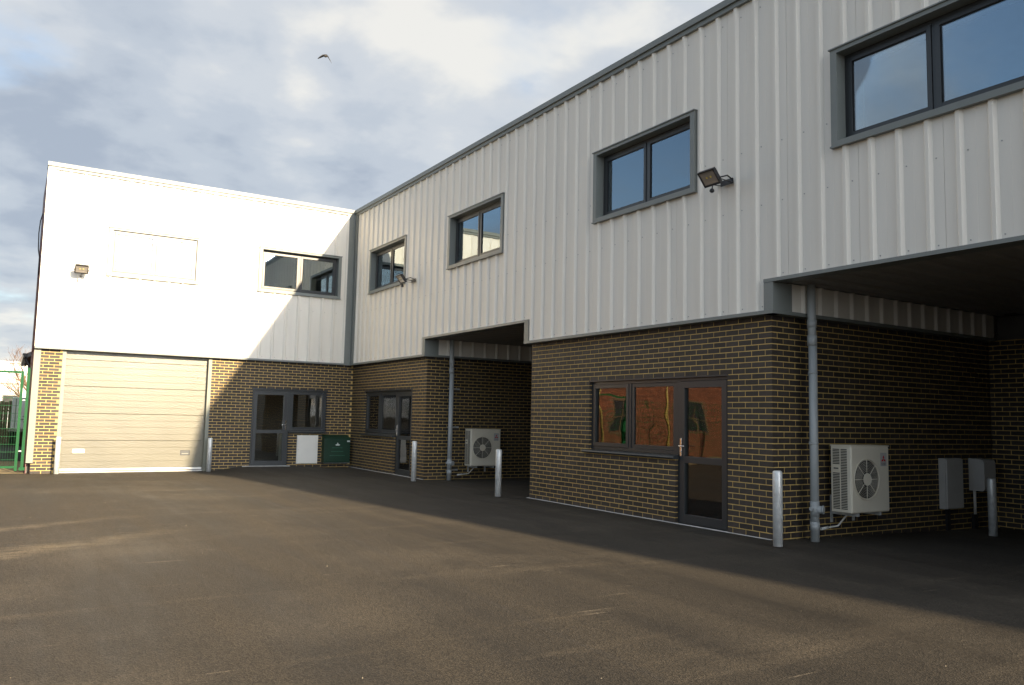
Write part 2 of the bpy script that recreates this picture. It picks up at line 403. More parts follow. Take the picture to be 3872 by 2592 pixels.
# ------------------------------------------------------------------ bricks
BR, CO = .225, .075
BRICKS = {}    # building -> list of (screen size, wall object, local box)
def project_area(o_loc, rot, b):
    c = Vector(((b[0]+b[1])/2, b[2], (b[4]+b[5])/2)); c.rotate(Matrix.Rotation(rot, 3, 'Z')); c += Vector(o_loc)
    d = c-CAMP; z = d.dot(F)
    if z < .5: return 0
    u = d.dot(R2)/z*28.43/36*1024+512; v = 342-d.dot(U2)/z*28.43/36*1024
    if not (-20 < u < 1044 and -20 < v < 700): return 0
    n = Vector((0, -1, 0)); n.rotate(Matrix.Rotation(rot, 3, 'Z'))
    return (b[1]-b[0])*(b[5]-b[4])*abs(d.dot(n))/z**3*1e3
def brick_wall(bld, bname, o, rot, length, top, holes=(), start=0, quoin_r=False, quoin_l=False, shift=0., thick=.30, core_l=0., core_r=0., courses0=0):
    """mortar core as one part; bricks are collected and made once the largest on screen are known"""
    loc = Vector(o)-bld.location
    z0 = courses0*CO
    core = MB()
    if quoin_r: core_r = max(core_r, .003)
    hx = [(h[0]-.004, h[1]+.004, h[2]-.02 if h[2] <= 0 else h[2]-.003, h[3]) for h in holes]
    for a, b, p, q in rect_minus(core_l, length-core_r, z0, top, hx): core.box(a, b, .003, thick, p, q)
    wall = core.build('brick_wall', 'mortar', bld, loc, rot)
    lst = BRICKS.setdefault(bname, [])
    n = int(math.ceil((top-z0)/CO))
    for i in range(courses0, courses0+n):
        za = i*CO+.012; zb = min(i*CO+.075, top); p = i % 2
        if zb-za < .02: continue
        edges = []
        if quoin_l:       # the other wall's quoin fills .1025 or .215
            x = .1125 if p == 0 else .225
            while x < length: edges.append((x+.001, min(x+.214, length))); x += BR
        else:
            x = length+shift if p == 0 else length+shift-.1125
            if p: edges.append((x+.012, length))
            while x > 0: edges.append((max(x-.213, 0), min(x, length))); x -= BR
        for a, b in edges:
            parts = [(a, b)]
            for h in holes:
                if h[2] < zb-.03 and h[3] > za+.03:
                    nv = []
                    for s, t in parts:
                        if t <= h[0] or s >= h[1]: nv.append((s, t)); continue
                        if s < h[0]: nv.append((s, h[0]))
                        if t > h[1]: nv.append((h[1], t))
                    parts = nv
            for s, t in parts:
                if t-s < .045: continue
                for h in holes:
                    if h[2] < zb-.03 and h[3] > za+.03:
                        if 0 < h[0]-t < .06: t = h[0]
                        if 0 < s-h[1] < .06: s = h[1]
                dep = .05
                if any(abs(s-h[1]) < .002 or abs(t-h[0]) < .002 for h in holes): dep = .1025 if t-s < .13 else .10
                y0 = random.uniform(-.0015, .0015)
                if quoin_r and abs(t-length) < .001: dep = .1025 if p == 0 else .215
                box = (s, t, y0, dep, za, zb)
                lst.append((project_area(o, rot, box), wall, tuple(o), rot, box))
    return wall
def make_bricks(bld, bname):
    lst = sorted(BRICKS[bname], key=lambda q: -q[0]); cache = {}
    for k, (ar, wall, o, rot, b) in enumerate(lst[:300]):
        w, d, h = (round(b[1]-b[0], 3), round(b[3], 3), round(b[5]-b[4], 3))
        key = (w, d, h)
        if key not in cache: cache[key] = MB().box(0, w, 0, d, 0, h, '').mesh('brick', 'brick')
        link('brick', cache[key], wall, (b[0], b[2], b[4]))
    st = MB(); mats = {}
    for ar, wall, o, rot, b in lst[300:]:
        m = mats.setdefault(rot, Matrix.Rotation(rot, 3, 'Z')); i = len(st.v)
        st.box(*b, skip='k'); off = Vector(o)-bld.location
        for q in range(i, len(st.v)): st.v[q] = tuple(m @ Vector(st.v[q]) + off)
    st.build('brickwork', 'brick', bld, kind='stuff', fix=False)

# ------------------------------------------------------------------ ribbed cladding
PIT_R = 1/3.
PROF = [(-.048, 0), (-.019, -.038), (.019, -.038), (.048, 0)]     # rib
def cladding(bld, o, rot, x0, x1, z0, z1, holes, phase, pan=-.12, panel=3, name='cladding_panel', material='cladding', screws=None):
    """each panel is three ribs wide and one mesh; laps sit mid-pan"""
    loc = Vector(o)-bld.location
    k0 = math.floor((x0-phase)/PIT_R/panel)-1; k1 = math.ceil((x1-phase)/PIT_R/panel)+1
    for k in range(k0, k1+1):
        a = phase+(k*panel-.5)*PIT_R; b = a+panel*PIT_R
        pts = [(a, pan), (b-.004, pan)]
        for r in range(panel):
            c = phase+(k*panel+r)*PIT_R
            pts += [(c+d, pan+e) for d, e in PROF]
            m = c+PIT_R/2
            if r < panel-1: pts += [(m-.008, pan), (m, pan-.0022), (m+.008, pan)]
        pts.sort()
        lo, hi = max(a, x0), min(b-.004, x1)
        if hi-lo < .02: continue
        def dep(s):
            for (p, dp), (q, dq) in zip(pts, pts[1:]):
                if p <= s <= q: return dp+(dq-dp)*((s-p)/(q-p) if q > p else 0)
            return pan
        ss = sorted({lo, hi, *[p for p, _ in pts if lo < p < hi], *[h[j] for h in holes for j in (0, 1) if lo < h[j] < hi]})
        mb = MB()
        for s, t in zip(ss, ss[1:]):
            if t-s < 1e-5: continue
            ds, dt = dep(s+1e-7), dep(t-1e-7)
            for _, _, p, q in rect_minus(s, t, z0, z1, holes): mb.quad((s, ds, p), (t, dt, p), (t, dt, q), (s, ds, q))
        # lap edge turned back so that each sheet has a thickness
        for _, _, p, q in rect_minus(hi-.001, hi, z0, z1, holes): mb.quad((hi, dep(hi-1e-6), p), (hi, dep(hi-1e-6)+.004, p), (hi, dep(hi-1e-6)+.004, q), (hi, dep(hi-1e-6), q))
        for part in mb.pieces(): part.build(name, material, bld, loc, rot, fix=False)
    # backing sheet just behind, closes the laps
    bk = MB()
    for a, b, p, q in rect_minus(x0, x1, z0, z1, holes): bk.box(a, b, pan+.005, pan+.10, p, q)
    bk.build('cladding_core', material, bld, loc, rot)
    if screws:
        sc = MB(); n = int((x1-x0)/PIT_R)+2
        for zz in screws:
            for r in range(-1, n):
                c = phase+math.ceil((x0-phase)/PIT_R)*PIT_R+r*PIT_R+.082
                if c < x0+.05 or c > x1-.05: continue
                z = zz(c)
                if z is None or any(h[0]-.03 < c < h[1]+.03 and h[2]-.03 < z < h[3]+.03 for h in holes): continue
                sc.tube([(c, pan-.007, z), (c, pan+.002, z)], [.006, .010], 6)
        sc.build('screw_heads', 'screw', bld, loc, rot, kind='stuff')

# ------------------------------------------------------------------ windows in the cladding (local: x along wall, y inwards, origin lower left of the surround)
def upper_window(bld, x, z, w, h, o, rot, label=None, fwd=0.):
    s = MB(); t = .085; f = -.178; bk = .03
    s.box(0, t, f, bk, 0, h).box(w-t, w, f, bk, 0, h).box(t, w-t, f, bk, h-.05, h).box(t, w-t, f, bk, 0, .06)
    loc = Matrix.Rotation(rot, 3, 'Z') @ Vector((x, 0, z)) + Vector(o) - bld.location
    win = s.build('window', 'trim_grey', bld, loc, rot, label=label)
    MB().box(-.015, w+.015, f-.018, f+.05, h, h+.016).build('head_flashing', 'trim_grey', win)
    MB().box(-.01, w+.01, f-.015, f+.05, -.020, 0).build('sill_flashing', 'trim_grey', win)
    x0, x1, z0, z1 = t, w-t, .06, h-.05; y0, y1 = -.018-fwd, .045-fwd
    fr = MB(); b = .045; c = (x0+x1)/2
    fr.box(x0, x0+b, y0, y1, z0, z1).box(x1-b, x1, y0, y1, z0, z1).box(x0+b, x1-b, y0, y1, z1-b, z1).box(x0+b, x1-b, y0, y1, z0, z0+b).box(c-.02, c+.02, y0, y1, z0+b, z1-b)
    bevel(fr.build('window_frame', 'anthracite', win))
    for a, e in ((x0+b+.004, c-.024), (c+.024, x1-b-.004)):
        p, q = z0+b+.004, z1-b-.004; d = .052; ya = y0-.012
        sa = MB().box(a, a+d, ya, y1, p, q).box(e-d, e, ya, y1, p, q).box(a+d, e-d, ya, y1, q-d, q).box(a+d, e-d, ya, y1, p, p+d)
        bevel(sa.build('sash', 'anthracite', win))
        ga = MB(); g = .010
        ga.box(a+d, a+d+g, ya+.012, y1-.02, p+d, q-d).box(e-d-g, e-d, ya+.012, y1-.02, p+d, q-d).box(a+d+g, e-d-g, ya+.012, y1-.02, q-d-g, q-d).box(a+d+g, e-d-g, ya+.012, y1-.02, p+d, p+d+g)
        ga.build('glazing_bead', 'gasket', win)
        MB().box(a+d+g*.5, e-d-g*.5, ya+.022, ya+.030, p+d+g*.5, q-d-g*.5).build('pane', 'glass_upper', win)
    rv = MB(); r = .30      # white plastered reveal inside
    rv.box(x0-.012, x0, y1, y1+r, z0, z1).box(x1, x1+.012, y1, y1+r, z0, z1).box(x0, x1, y1, y1+r, z1, z1+.012).box(x0, x1, y1, y1+r, z0-.02, z0)
    rv.build('reveal', 'plaster_white', win)
    return win

# ------------------------------------------------------------------ ground floor glazed door with side window
def glazing(bld, o, rot, door_x, win_x, zb, zt, sill_z, lights, handle_side, two=True):
    base = Vector(o)-bld.location
    y0, y1 = .055, .125
    def rect_frame(mb, a, b, p, q, w, ya, yb, bot=None):
        bo = w if bot is None else bot
        mb.box(a, a+w, ya, yb, p, q).box(b-w, b, ya, yb, p, q).box(a+w, b-w, ya, yb, q-w, q)
        if bo: mb.box(a+w, b-w, ya, yb, p, p+bo)
    # window
    a, b = win_x
    win = MB(); rect_frame(win, a, b, sill_z, zt, .05, y0, y1)
    w = bevel(win.build('window', 'anthracite', bld, base, rot))
    cuts = [a+.05] + lights + [b-.05]
    for k in range(len(cuts)-1):
        p, q = cuts[k], cuts[k+1]
        if k: MB().box(p-.025, p+.025, y0-.002, y1, sill_z+.05, zt-.05).build('mullion', 'anthracite', w); p += .025
        if k < len(cuts)-2: q -= .025
        s = MB(); rect_frame(s, p+.003, q-.003, sill_z+.053, zt-.053, .058, y0-.012 if k == 0 and two else y0+.01, y1-.004)
        bevel(s.build('sash', 'anthracite', w))
        MB().box(p+.055, q-.055, y0+.03, y0+.038, sill_z+.105, zt-.105).build('pane', 'glass_lower', w)
    sl = MB(); ext0, ext1 = (.12 if door_x[0] > a else 0.), (0.04 if door_x[0] > a else .02)
    sl.prism([(.055, sill_z-.003), (-.03, sill_z-.012), (-.058, sill_z-.022), (-.070, sill_z-.040), (-.062, sill_z-.058), (-.045, sill_z-.066), (.055, sill_z-.066)], 'x', a-ext0, b+ext1-.02)
    bevel(sl.build('window_sill', 'anthracite', w), .003)
    # door
    a, b = door_x
    d = MB(); rect_frame(d, a, b, zb, zt, .045, y0, y1, bot=.02)
    dr = bevel(d.build('glazed_door', 'anthracite', bld, base, rot))
    lf = MB(); p, q = a+.049, b-.049; st = .095
    lf.box(p, p+st, y0-.012, y1-.01, zb+.024, zt-.049).box(q-st, q, y0-.012, y1-.01, zb+.024, zt-.049)
    lf.box(p+st, q-st, y0-.012, y1-.01, zt-.049-st, zt-.049).box(p+st, q-st, y0-.012, y1-.01, zb+.024, zb+.024+.12)
    lf.box(p+st, q-st, y0-.012, y1-.01, zb+.875, zb+.965)
    bevel(lf.build('door_leaf', 'anthracite', dr))
    MB().box(p+st-.008, q-st+.008, y0+.03, y0+.038, zb+.96, zt-.05-st).build('pane', 'glass_lower', dr)
    MB().box(p+st-.008, q-st+.008, y0+.03, y0+.038, zb+.14, zb+.88).build('pane', 'glass_lower', dr)
    hx = p+.028 if handle_side < 0 else q-.028; sg = -handle_side
    h = MB().box(hx-.016, hx+.016, y0-.024, y0-.013, zb+.96, zb+1.22).tube([(hx, y0-.02, zb+1.11), (hx, y0-.065, zb+1.11), (hx+sg*.02, y0-.072, zb+1.11), (hx+sg*.125, y0-.072, zb+1.11)], .0095, 8)
    h.tube([(hx, y0-.03, zb+1.03), (hx, y0-.012, zb+1.03)], .011, 10)
    bevel(h.build('door_handle', 'chrome', dr), .002)
    rv = MB(); r0, r1 = .125, .42     # white plaster reveals indoors
    lo, hi = min(win_x[0], door_x[0]), max(win_x[1], door_x[1])
    rv.box(lo-.012, lo-.001, r0, r1, sill_z if win_x[0] == lo else zb, zt).box(hi+.001, hi+.012, r0, r1, sill_z if win_x[1] == hi else zb, zt).box(lo, hi, r0, r1, zt+.001, zt+.012)
    if win_x[0] == lo: rv.box(door_x[0]-.125, door_x[0]+.13, r0, r1, zb, sill_z-.03)   # boxed end of the spandrel beside the door
    else: rv.box(door_x[1]-.125, door_x[1]-.01, r0, r1, zb, sill_z-.03)
    rv.box(win_x[0], win_x[1], r0, r1+.06, sill_z-.03, sill_z-.002)
    rv.build('reveal', 'plaster_white', dr)

# ================================================================== LONG WING
C1, C3, C2, C4, REND = -4.82, -9.29, -14.90, -19.46, -21.0
ZF, ZR, ZS, ZT = 2.845, 7.139, 3.25, 7.29
long_b = thing('long_building', 'long two-storey unit with pale ribbed cladding over dark brick, in shade on the right', 'building', (0, -10.5, 0))
OR = (0, 0, 0)
WINS = [1.385, 6.03, 11.33, 15.96]
WZ, WW, WH = 4.735, 2.365, 1.18
OPEN = [(4.865, 9.40, 2.0, 3.293), (14.92, 19.60, 2.0, 3.293)]
holes = [(a, a+WW, WZ, WZ+WH) for a in WINS] + OPEN
cladding(long_b, OR, RW, .30, -REND, 2.890, ZR, holes, .445, screws=[lambda c: (2.95 if not any(h[0] < c < h[1] for h in OPEN) else 3.345), lambda c: 5.06 + 0*c, lambda c: 6.97, lambda c: 4.28])
for k, a in enumerate(WINS): upper_window(long_b, a, WZ, WW, WH, OR, RW)

# coping, flashings, corner and opening trims
MB().box(-.205, .30, REND, .10, 7.195, ZT).build('coping', 'trim_grey', long_b, -long_b.location)
MB().box(-.172, .02, REND, -.175, ZR-.012, 7.192).build('eaves_flashing', 'trim_grey', long_b, -long_b.location)
def rl(mb, name, m, label=None): return mb.build(name, m, long_b, Vector(OR)-long_b.location, RW, label=label)   # in the wall's own frame
rl(MB().box(.175, .30, -.170, .02, ZF, ZR-.014), 'corner_trim', 'trim_grey')
for a, b in ((.302, 4.865), (9.25, 15.06), (19.46, -REND)):
    rl(MB().box(a, b, -.168, .012, ZF, 2.891), 'drip_flashing', 'trim_grey')
for a, b in ((4.865, 9.40), (14.92, 19.60)):
    rl(MB().box(a, b, -.170, .05, ZS-.003, 3.292), 'opening_flashing', 'trim_grey')
for a, b in ((4.865, 4.985), (9.255, 9.40), (14.92, 15.065), (19.46, 19.60)):
    rl(MB().box(a, b, -.165, .10, 2.893, ZS-.005), 'opening_trim', 'trim_grey')
# drip returns and upstand cladding along the passage side walls
for yw in (C1, C2):
    MB().box(-.165, 5.05, -.165, .012, ZF, 2.891).build('drip_flashing', 'trim_grey', long_b, Vector((0, yw-.003, 0))-long_b.location)
    MB().box(.103, .20, -.163, .03, 2.893, ZS-.006).build('opening_trim', 'trim_grey', long_b, Vector((0, yw, 0))-long_b.location)
    cladding(long_b, (0, yw, 0), 0., .20, 5.1, 2.893, ZS+.01, [], .48)
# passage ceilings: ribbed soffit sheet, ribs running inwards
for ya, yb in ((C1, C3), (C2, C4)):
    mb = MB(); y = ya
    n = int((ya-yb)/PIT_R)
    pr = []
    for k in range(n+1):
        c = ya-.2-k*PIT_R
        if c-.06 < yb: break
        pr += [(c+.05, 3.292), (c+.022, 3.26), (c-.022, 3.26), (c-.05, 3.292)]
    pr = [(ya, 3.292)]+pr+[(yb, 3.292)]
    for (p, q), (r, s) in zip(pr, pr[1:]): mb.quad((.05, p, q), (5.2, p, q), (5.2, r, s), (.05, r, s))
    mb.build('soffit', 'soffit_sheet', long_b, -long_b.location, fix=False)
# ground floor brick walls
DX, WX = (13.135, 14.14), (11.07, 13.135)
def front_holes(off): return [(WX[0]-off, WX[1]-off, .975, 2.095), (DX[0]-off, DX[1]-off, 0., 2.095)]
SH = 10.10
brick_wall(long_b, 'R', (0, C3, 0), RW, C3-C2, 2.865, front_holes(-C3), quoin_r=True, core_l=.006)
brick_wall(long_b, 'R', (0, 0, 0), RW, -C1, 2.865, [(a-SH, b-SH, c, d) for a, b, c, d in front_holes(0)], quoin_r=True)
brick_wall(long_b, 'R', (0, C2, 0), 0., 5.15, 2.865, quoin_l=True, core_l=.306, courses0=-2)
brick_wall(long_b, 'R', (0, C1, 0), 0., 5.15, 2.865, quoin_l=True, core_l=.306, courses0=-1)
brick_wall(long_b, 'R', (5.15, C2-.004, 0), RW, C2-C4, 2.865, courses0=-2)
brick_wall(long_b, 'R', (5.15, C1-.004, 0), RW, C1-C3, 2.865, courses0=-1)
brick_wall(long_b, 'R', (0, C4, 0), RW, C4-REND, 2.865, core_l=.006)
brick_wall(long_b, 'R', (5.15, C3, 0), math.pi, 5.09, 2.865, courses0=-2)
brick_wall(long_b, 'R', (5.15, C4, 0), math.pi, 5.09, 2.865, courses0=-2)
make_bricks(long_b, 'R')
for off in (0, SH):
    glazing(long_b, (0, off, 0), RW, DX, WX, .0, 2.09, .98, [12.055], -1)
    rl(MB().box(WX[0]-.02-off, DX[1]+.02-off, .0015, .12, 2.0915, 2.1125), 'lintel', 'anthracite')
for a, b in ((C3+.06, C2), (0, C1)):
    n = 40; mb = MB(); e = [(-.042-.008*mnoise.noise(Vector((k*.7, b, 0))), a+(b-a)*k/n) for k in range(n+1)]
    for (p, y0), (q, y1) in zip(e, e[1:]): mb.quad((p, y0, .006), (.010, y0, .012), (.010, y1, .012), (q, y1, .006))
    mb.build('concrete_strip', 'concrete', kind='structure', fix=False)
# shell: floors, roof, back, partitions (keeps the rooms dark)
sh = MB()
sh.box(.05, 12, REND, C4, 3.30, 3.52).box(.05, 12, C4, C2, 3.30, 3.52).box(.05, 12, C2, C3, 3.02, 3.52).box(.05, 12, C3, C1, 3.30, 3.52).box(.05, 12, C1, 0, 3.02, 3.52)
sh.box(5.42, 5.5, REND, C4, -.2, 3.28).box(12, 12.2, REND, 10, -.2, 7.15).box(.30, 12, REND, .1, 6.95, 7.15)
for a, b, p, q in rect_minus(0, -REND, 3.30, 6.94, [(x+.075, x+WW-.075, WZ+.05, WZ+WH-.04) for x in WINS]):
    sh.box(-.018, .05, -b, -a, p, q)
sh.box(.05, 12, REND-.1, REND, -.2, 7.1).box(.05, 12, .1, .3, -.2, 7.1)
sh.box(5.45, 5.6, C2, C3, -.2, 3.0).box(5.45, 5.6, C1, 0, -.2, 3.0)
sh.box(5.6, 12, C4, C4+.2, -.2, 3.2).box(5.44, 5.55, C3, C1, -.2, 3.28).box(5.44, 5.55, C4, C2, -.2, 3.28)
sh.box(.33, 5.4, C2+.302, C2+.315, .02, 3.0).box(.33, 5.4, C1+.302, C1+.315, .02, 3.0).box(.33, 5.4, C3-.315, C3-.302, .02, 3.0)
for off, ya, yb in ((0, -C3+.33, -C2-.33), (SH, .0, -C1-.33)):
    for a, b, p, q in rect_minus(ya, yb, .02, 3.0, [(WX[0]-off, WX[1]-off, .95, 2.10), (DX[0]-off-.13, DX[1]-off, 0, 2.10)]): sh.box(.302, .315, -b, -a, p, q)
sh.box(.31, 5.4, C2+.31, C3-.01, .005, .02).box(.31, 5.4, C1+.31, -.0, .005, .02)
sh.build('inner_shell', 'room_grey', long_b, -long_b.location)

# ================================================================== END WING
end_b = thing('end_building', 'sunlit two-storey end unit with roller shutter door and pale ribbed cladding', 'building', (-4, 0, 0))
XL = -7.84
LWIN = [(-2.815, 4.705, 2.285, 1.19), (-6.45, 4.72, 2.13, 1.18)]
holes = [(x, x+w, z, z+h) for x, z, w, h in LWIN]
cladding(end_b, (0, 0, 0), 0., XL+.125, -.345, 2.890, ZR, holes, -.363-22*PIT_R, screws=[lambda c: 2.95, lambda c: 4.28, lambda c: 6.97])
for k, (x, z, w, h) in enumerate(LWIN): upper_window(end_b, x, z, w, h, (0, 0, 0), 0., fwd=.105*k)
def el(mb, name, m): return mb.build(name, m, end_b, -end_b.location)
el(MB().box(XL-.01, -.206, -.205, .30, 7.195, ZT), 'coping', 'trim_grey')
el(MB().box(XL, -.175, -.172, .02, ZR-.012, 7.192), 'eaves_flashing', 'trim_grey')
el(MB().box(-.345, -.171, -.170, .02, ZF, ZR-.014), 'corner_trim', 'trim_grey')
el(MB().box(XL, XL+.125, -.172, .20, 2.893, ZR-.014), 'corner_trim', 'cladding')
el(MB().box(XL+.002, -.347, -.168, .012, ZF, 2.891), 'drip_flashing', 'trim_grey')
RX0, RX1 = -7.17, -3.93
brick_wall(end_b, 'L', (XL+.10, 0, 0), 0., RX0-.08-XL-.10, 2.865, courses0=-2, shift=.06)
XM = RX1+.085
brick_wall(end_b, 'L', (XM, 0, 0), 0., -XM, 2.865, [(-2.77-XM, -1.765-XM, -.2, 2.095), (-1.765-XM, -.73-XM, .975, 2.095)], courses0=-2, shift=.06)
make_bricks(end_b, 'L')
glazing(end_b, (0, 0, 0), 0., (-2.77, -1.765), (-1.765, -.73), .045, 2.09, .98, [], 1, two=False)
el(MB().box(-2.79, -.71, .0015, .12, 2.0915, 2.1125), 'lintel', 'anthracite')
MB().box(-2.95, -1.70, -.05, .05, -.02, .058).build('door_threshold', 'concrete', end_b, -end_b.location)
t = el(MB().box(XL, XL+.145, -.035, .06, .185, 2.842), 'corner_post', 'trim_pale'); bevel(t, .006)
# roller (sectional) door
rd = MB().box(RX0-.08, RX0, -.016, .16, -.08, 2.842).box(RX1, RX1+.085, -.016, .16, -.08, 2.842).box(RX0, RX1, .17, .22, 2.60, 2.90)
door = rd.build('roller_door', 'trim_pale', end_b, -end_b.location)
seams = [-.005+.045, .706, 1.357, 2.001, 2.640, 2.90]
for k, (p, q) in enumerate(zip(seams, seams[1:])):
    H = q-p; mb = MB(); pr = [(p+.002, .150), (p+.002, .124), (p+.008, .118)]
    n = max(1, round(H/.161))
    for r in range(1, n):
        zz = p+H*r/n; pr += [(zz-.007, .118), (zz-.003, .1205), (zz+.003, .1205), (zz+.007, .118)]
    pr += [(q-.008, .118), (q-.002, .124), (q-.002, .150)]
    for (z0, y0), (z1, y1) in zip(pr, pr[1:]): mb.quad((RX0, y0, z0), (RX1, y0, z0), (RX1, y1, z1), (RX0, y1, z1))
    mb.build('door_panel', 'door_skin', door, fix=False)
MB().box(RX0, RX1, .152, .165, -.1, 2.6).build('door_backing', 'gasket', door)
MB().box(RX0+.01, RX1-.01, .105, .15, -.012, .038).build('bottom_seal', 'white_plastic', door)
MB().box(RX0, RX1, .10, .15, -.09, -.030).build('threshold', 'concrete', door)
p = MB(); pts = [(-6.885+.018*math.cos(a)+(.225 if k in (0, 3) else 0), .45+.018*math.sin(a)+(.05 if k in (0, 1) else -.0)) for k in range(4) for a in [R(90*k+22*j) for j in range(5)]]
p = MB(); cx, cz, hw, hh, rr = -6.765, .455, .13, .048, .02; pts = []
for k, (sx, sz) in enumerate(((1, 1), (-1, 1), (-1, -1), (1, -1))):
    for j in range(5):
        a = R(90*k+22.5*j); pts.append((cx+sx*(hw-rr)+rr*math.cos(a), cz+sz*(hh-rr)+rr*math.sin(a)))
p.prism(pts, 'y', .111, .1175).build('white_plate', 'white_plastic', door)
hd = MB(); hx, hz = -4.36, .405
hd.box(hx-.115, hx+.115, .108, .1178, hz-.065, hz-.05).box(hx-.115, hx+.115, .108, .1178, hz+.05, hz+.065).box(hx-.115, hx-.10, .108, .1178, hz-.05, hz+.05).box(hx+.10, hx+.115, .108, .1178, hz-.05, hz+.05)
hd.build('pull_handle', 'black_metal', door)
MB().box(hx-.10, hx+.10, .1145, .1178, hz-.05, hz+.05).build('handle_recess', 'anthracite', door)
MB().box(hx-.08, hx+.08, .106, .1144, hz-.03, hz-.012).build('handle_bar', 'trim_pale', door)
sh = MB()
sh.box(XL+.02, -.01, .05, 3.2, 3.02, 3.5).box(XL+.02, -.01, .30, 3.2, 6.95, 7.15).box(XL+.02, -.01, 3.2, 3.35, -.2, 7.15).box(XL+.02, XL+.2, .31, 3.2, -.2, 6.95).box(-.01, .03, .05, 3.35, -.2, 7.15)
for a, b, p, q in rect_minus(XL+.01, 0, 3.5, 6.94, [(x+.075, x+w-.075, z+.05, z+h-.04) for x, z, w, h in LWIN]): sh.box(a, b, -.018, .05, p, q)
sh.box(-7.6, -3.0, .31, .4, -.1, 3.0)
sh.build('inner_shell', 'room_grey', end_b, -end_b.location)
sw = MB().box(XL+.001, XL+.019, .21, 3.2, 2.9, 7.19); sw.build('side_cladding', 'side_red', end_b, -end_b.location)
MB().box(XL+.002, XL+.019, .061, 3.2, -.2, 2.84).build('side_wall', 'side_red', end_b, -end_b.location)

# ================================================================== unseen block behind the viewpoint, added to throw the yard's far shadow edge
nb = thing('shadow_block', 'ribbed metal unit continuing the row beyond the long building', 'building', (6, -38, 0))
foot = [(-.17, -21.12), (3.92, -53.7), (17, -53.7), (14, -21.12)]  # front edge angled so its shadow narrows across the yard
MB().prism([(x-6, y+38) for x, y in foot], 'z', -.1, 7.18).build('wall', 'cladding', nb)
MB().prism([(x-6-(.02 if x < 5 else -.05), y+38) for x, y in foot], 'z', 7.19, 7.29).build('coping', 'trim_grey', nb)

# ================================================================== BOLLARDS
def bollard():
    b = thing('bollard', '', 'bollard', group='galvanised steel bollards guarding the walls and door')
    p = MB().tube([(0, 0, -.12), (0, 0, .86), (0, 0, .875), (0, 0, .882)], [.057, .057, .052, .040], 24)
    p.build('post', 'galvanised', b)
    k = MB().tube([(0, 0, -.03), (0, 0, .012)], [.085, .070], 18); k.build('footing', 'asphalt', b)
    return b
b0 = bollard()
spots = [(-7.22, -.30, .862, 'galvanised bollard at the left jamb of the roller door, its shadow on the brick'),
         (-3.845, -.30, .855, 'galvanised bollard at the right jamb of the roller door, below the shadow edge'),
         (-.46, -5.25, .90, 'galvanised bollard by the far brick corner, beside the far glazed door'),
         (-.44, -8.90, .875, 'galvanised bollard in front of the far air conditioner, right edge of it covered'),
         (-.375, -15.29, .90, 'large galvanised bollard at the nearest brick corner, beside the grey drainpipe'),
         (3.74, -15.62, .82, 'galvanised bollard in the dark passage in front of the rounded meter box')]
for k, (x, y, h, lab) in enumerate(spots):
    o = b0 if k == 0 else copy_tree(b0)
    o.location = (x, y, gz(x, y)); o['label'] = lab; o.scale = (1, 1, h/.882); o.rotation_euler.z = k*1.3

# ================================================================== DRAINPIPES
def drainpipe(x, yw, label):
    d = thing('drainpipe', label, 'drainpipe', (x, yw, 0), group='grey drainpipes on the passage side walls')
    r = .053
    Y = -.235
    MB().tube([(0, Y, -.1), (0, Y, 2.52)], r, 18).build('pipe', 'pipe_grey', d)
    MB().tube([(-.004, Y, 2.50), (-.012, Y, 2.74), (-.016, Y, 3.262)], r*.98, 18).build('upper_pipe', 'pipe_grey', d)
    for a, b in ((2.47, 2.60), (2.70, 2.80)): MB().tube([(-.008, Y, a), (-.010, Y, b)], .060, 18).build('socket', 'pipe_grey', d)
    MB().tube([(0, Y, .12), (0, Y, .235)], .058, 18).build('socket', 'pipe_grey', d)
    MB().tube([(0, Y, .30), (0, Y, .49)], .057, 18).tube([(.0, Y, .39), (.035, Y-.085, .39)], .048, 16).tube([(.036, Y-.086, .39), (.044, Y-.103, .39)], .054, 16).tube([(0, Y, .40), (-.085, Y-.01, .40)], .027, 12).build('access_fitting', 'pipe_grey', d)
    for z in (.22, 1.22, 2.12):
        MB().box(.20, .34, -.012, 0, z-.018, z+.018).tube([(.02, Y+.02, z), (.27, -.008, z)], .010, 6).box(-.078, -.05, Y-.012, Y+.012, z-.012, z+.012).tube([(0, Y, z-.014), (0, Y, z+.014)], .057, 18).build('bracket', 'pipe_grey', d)
    return d
drainpipe(.50, C2, 'grey round drainpipe at the nearest brick corner, left of the big air conditioner')
drainpipe(.53, C1, 'grey round drainpipe on the far passage wall, left of the far air conditioner')

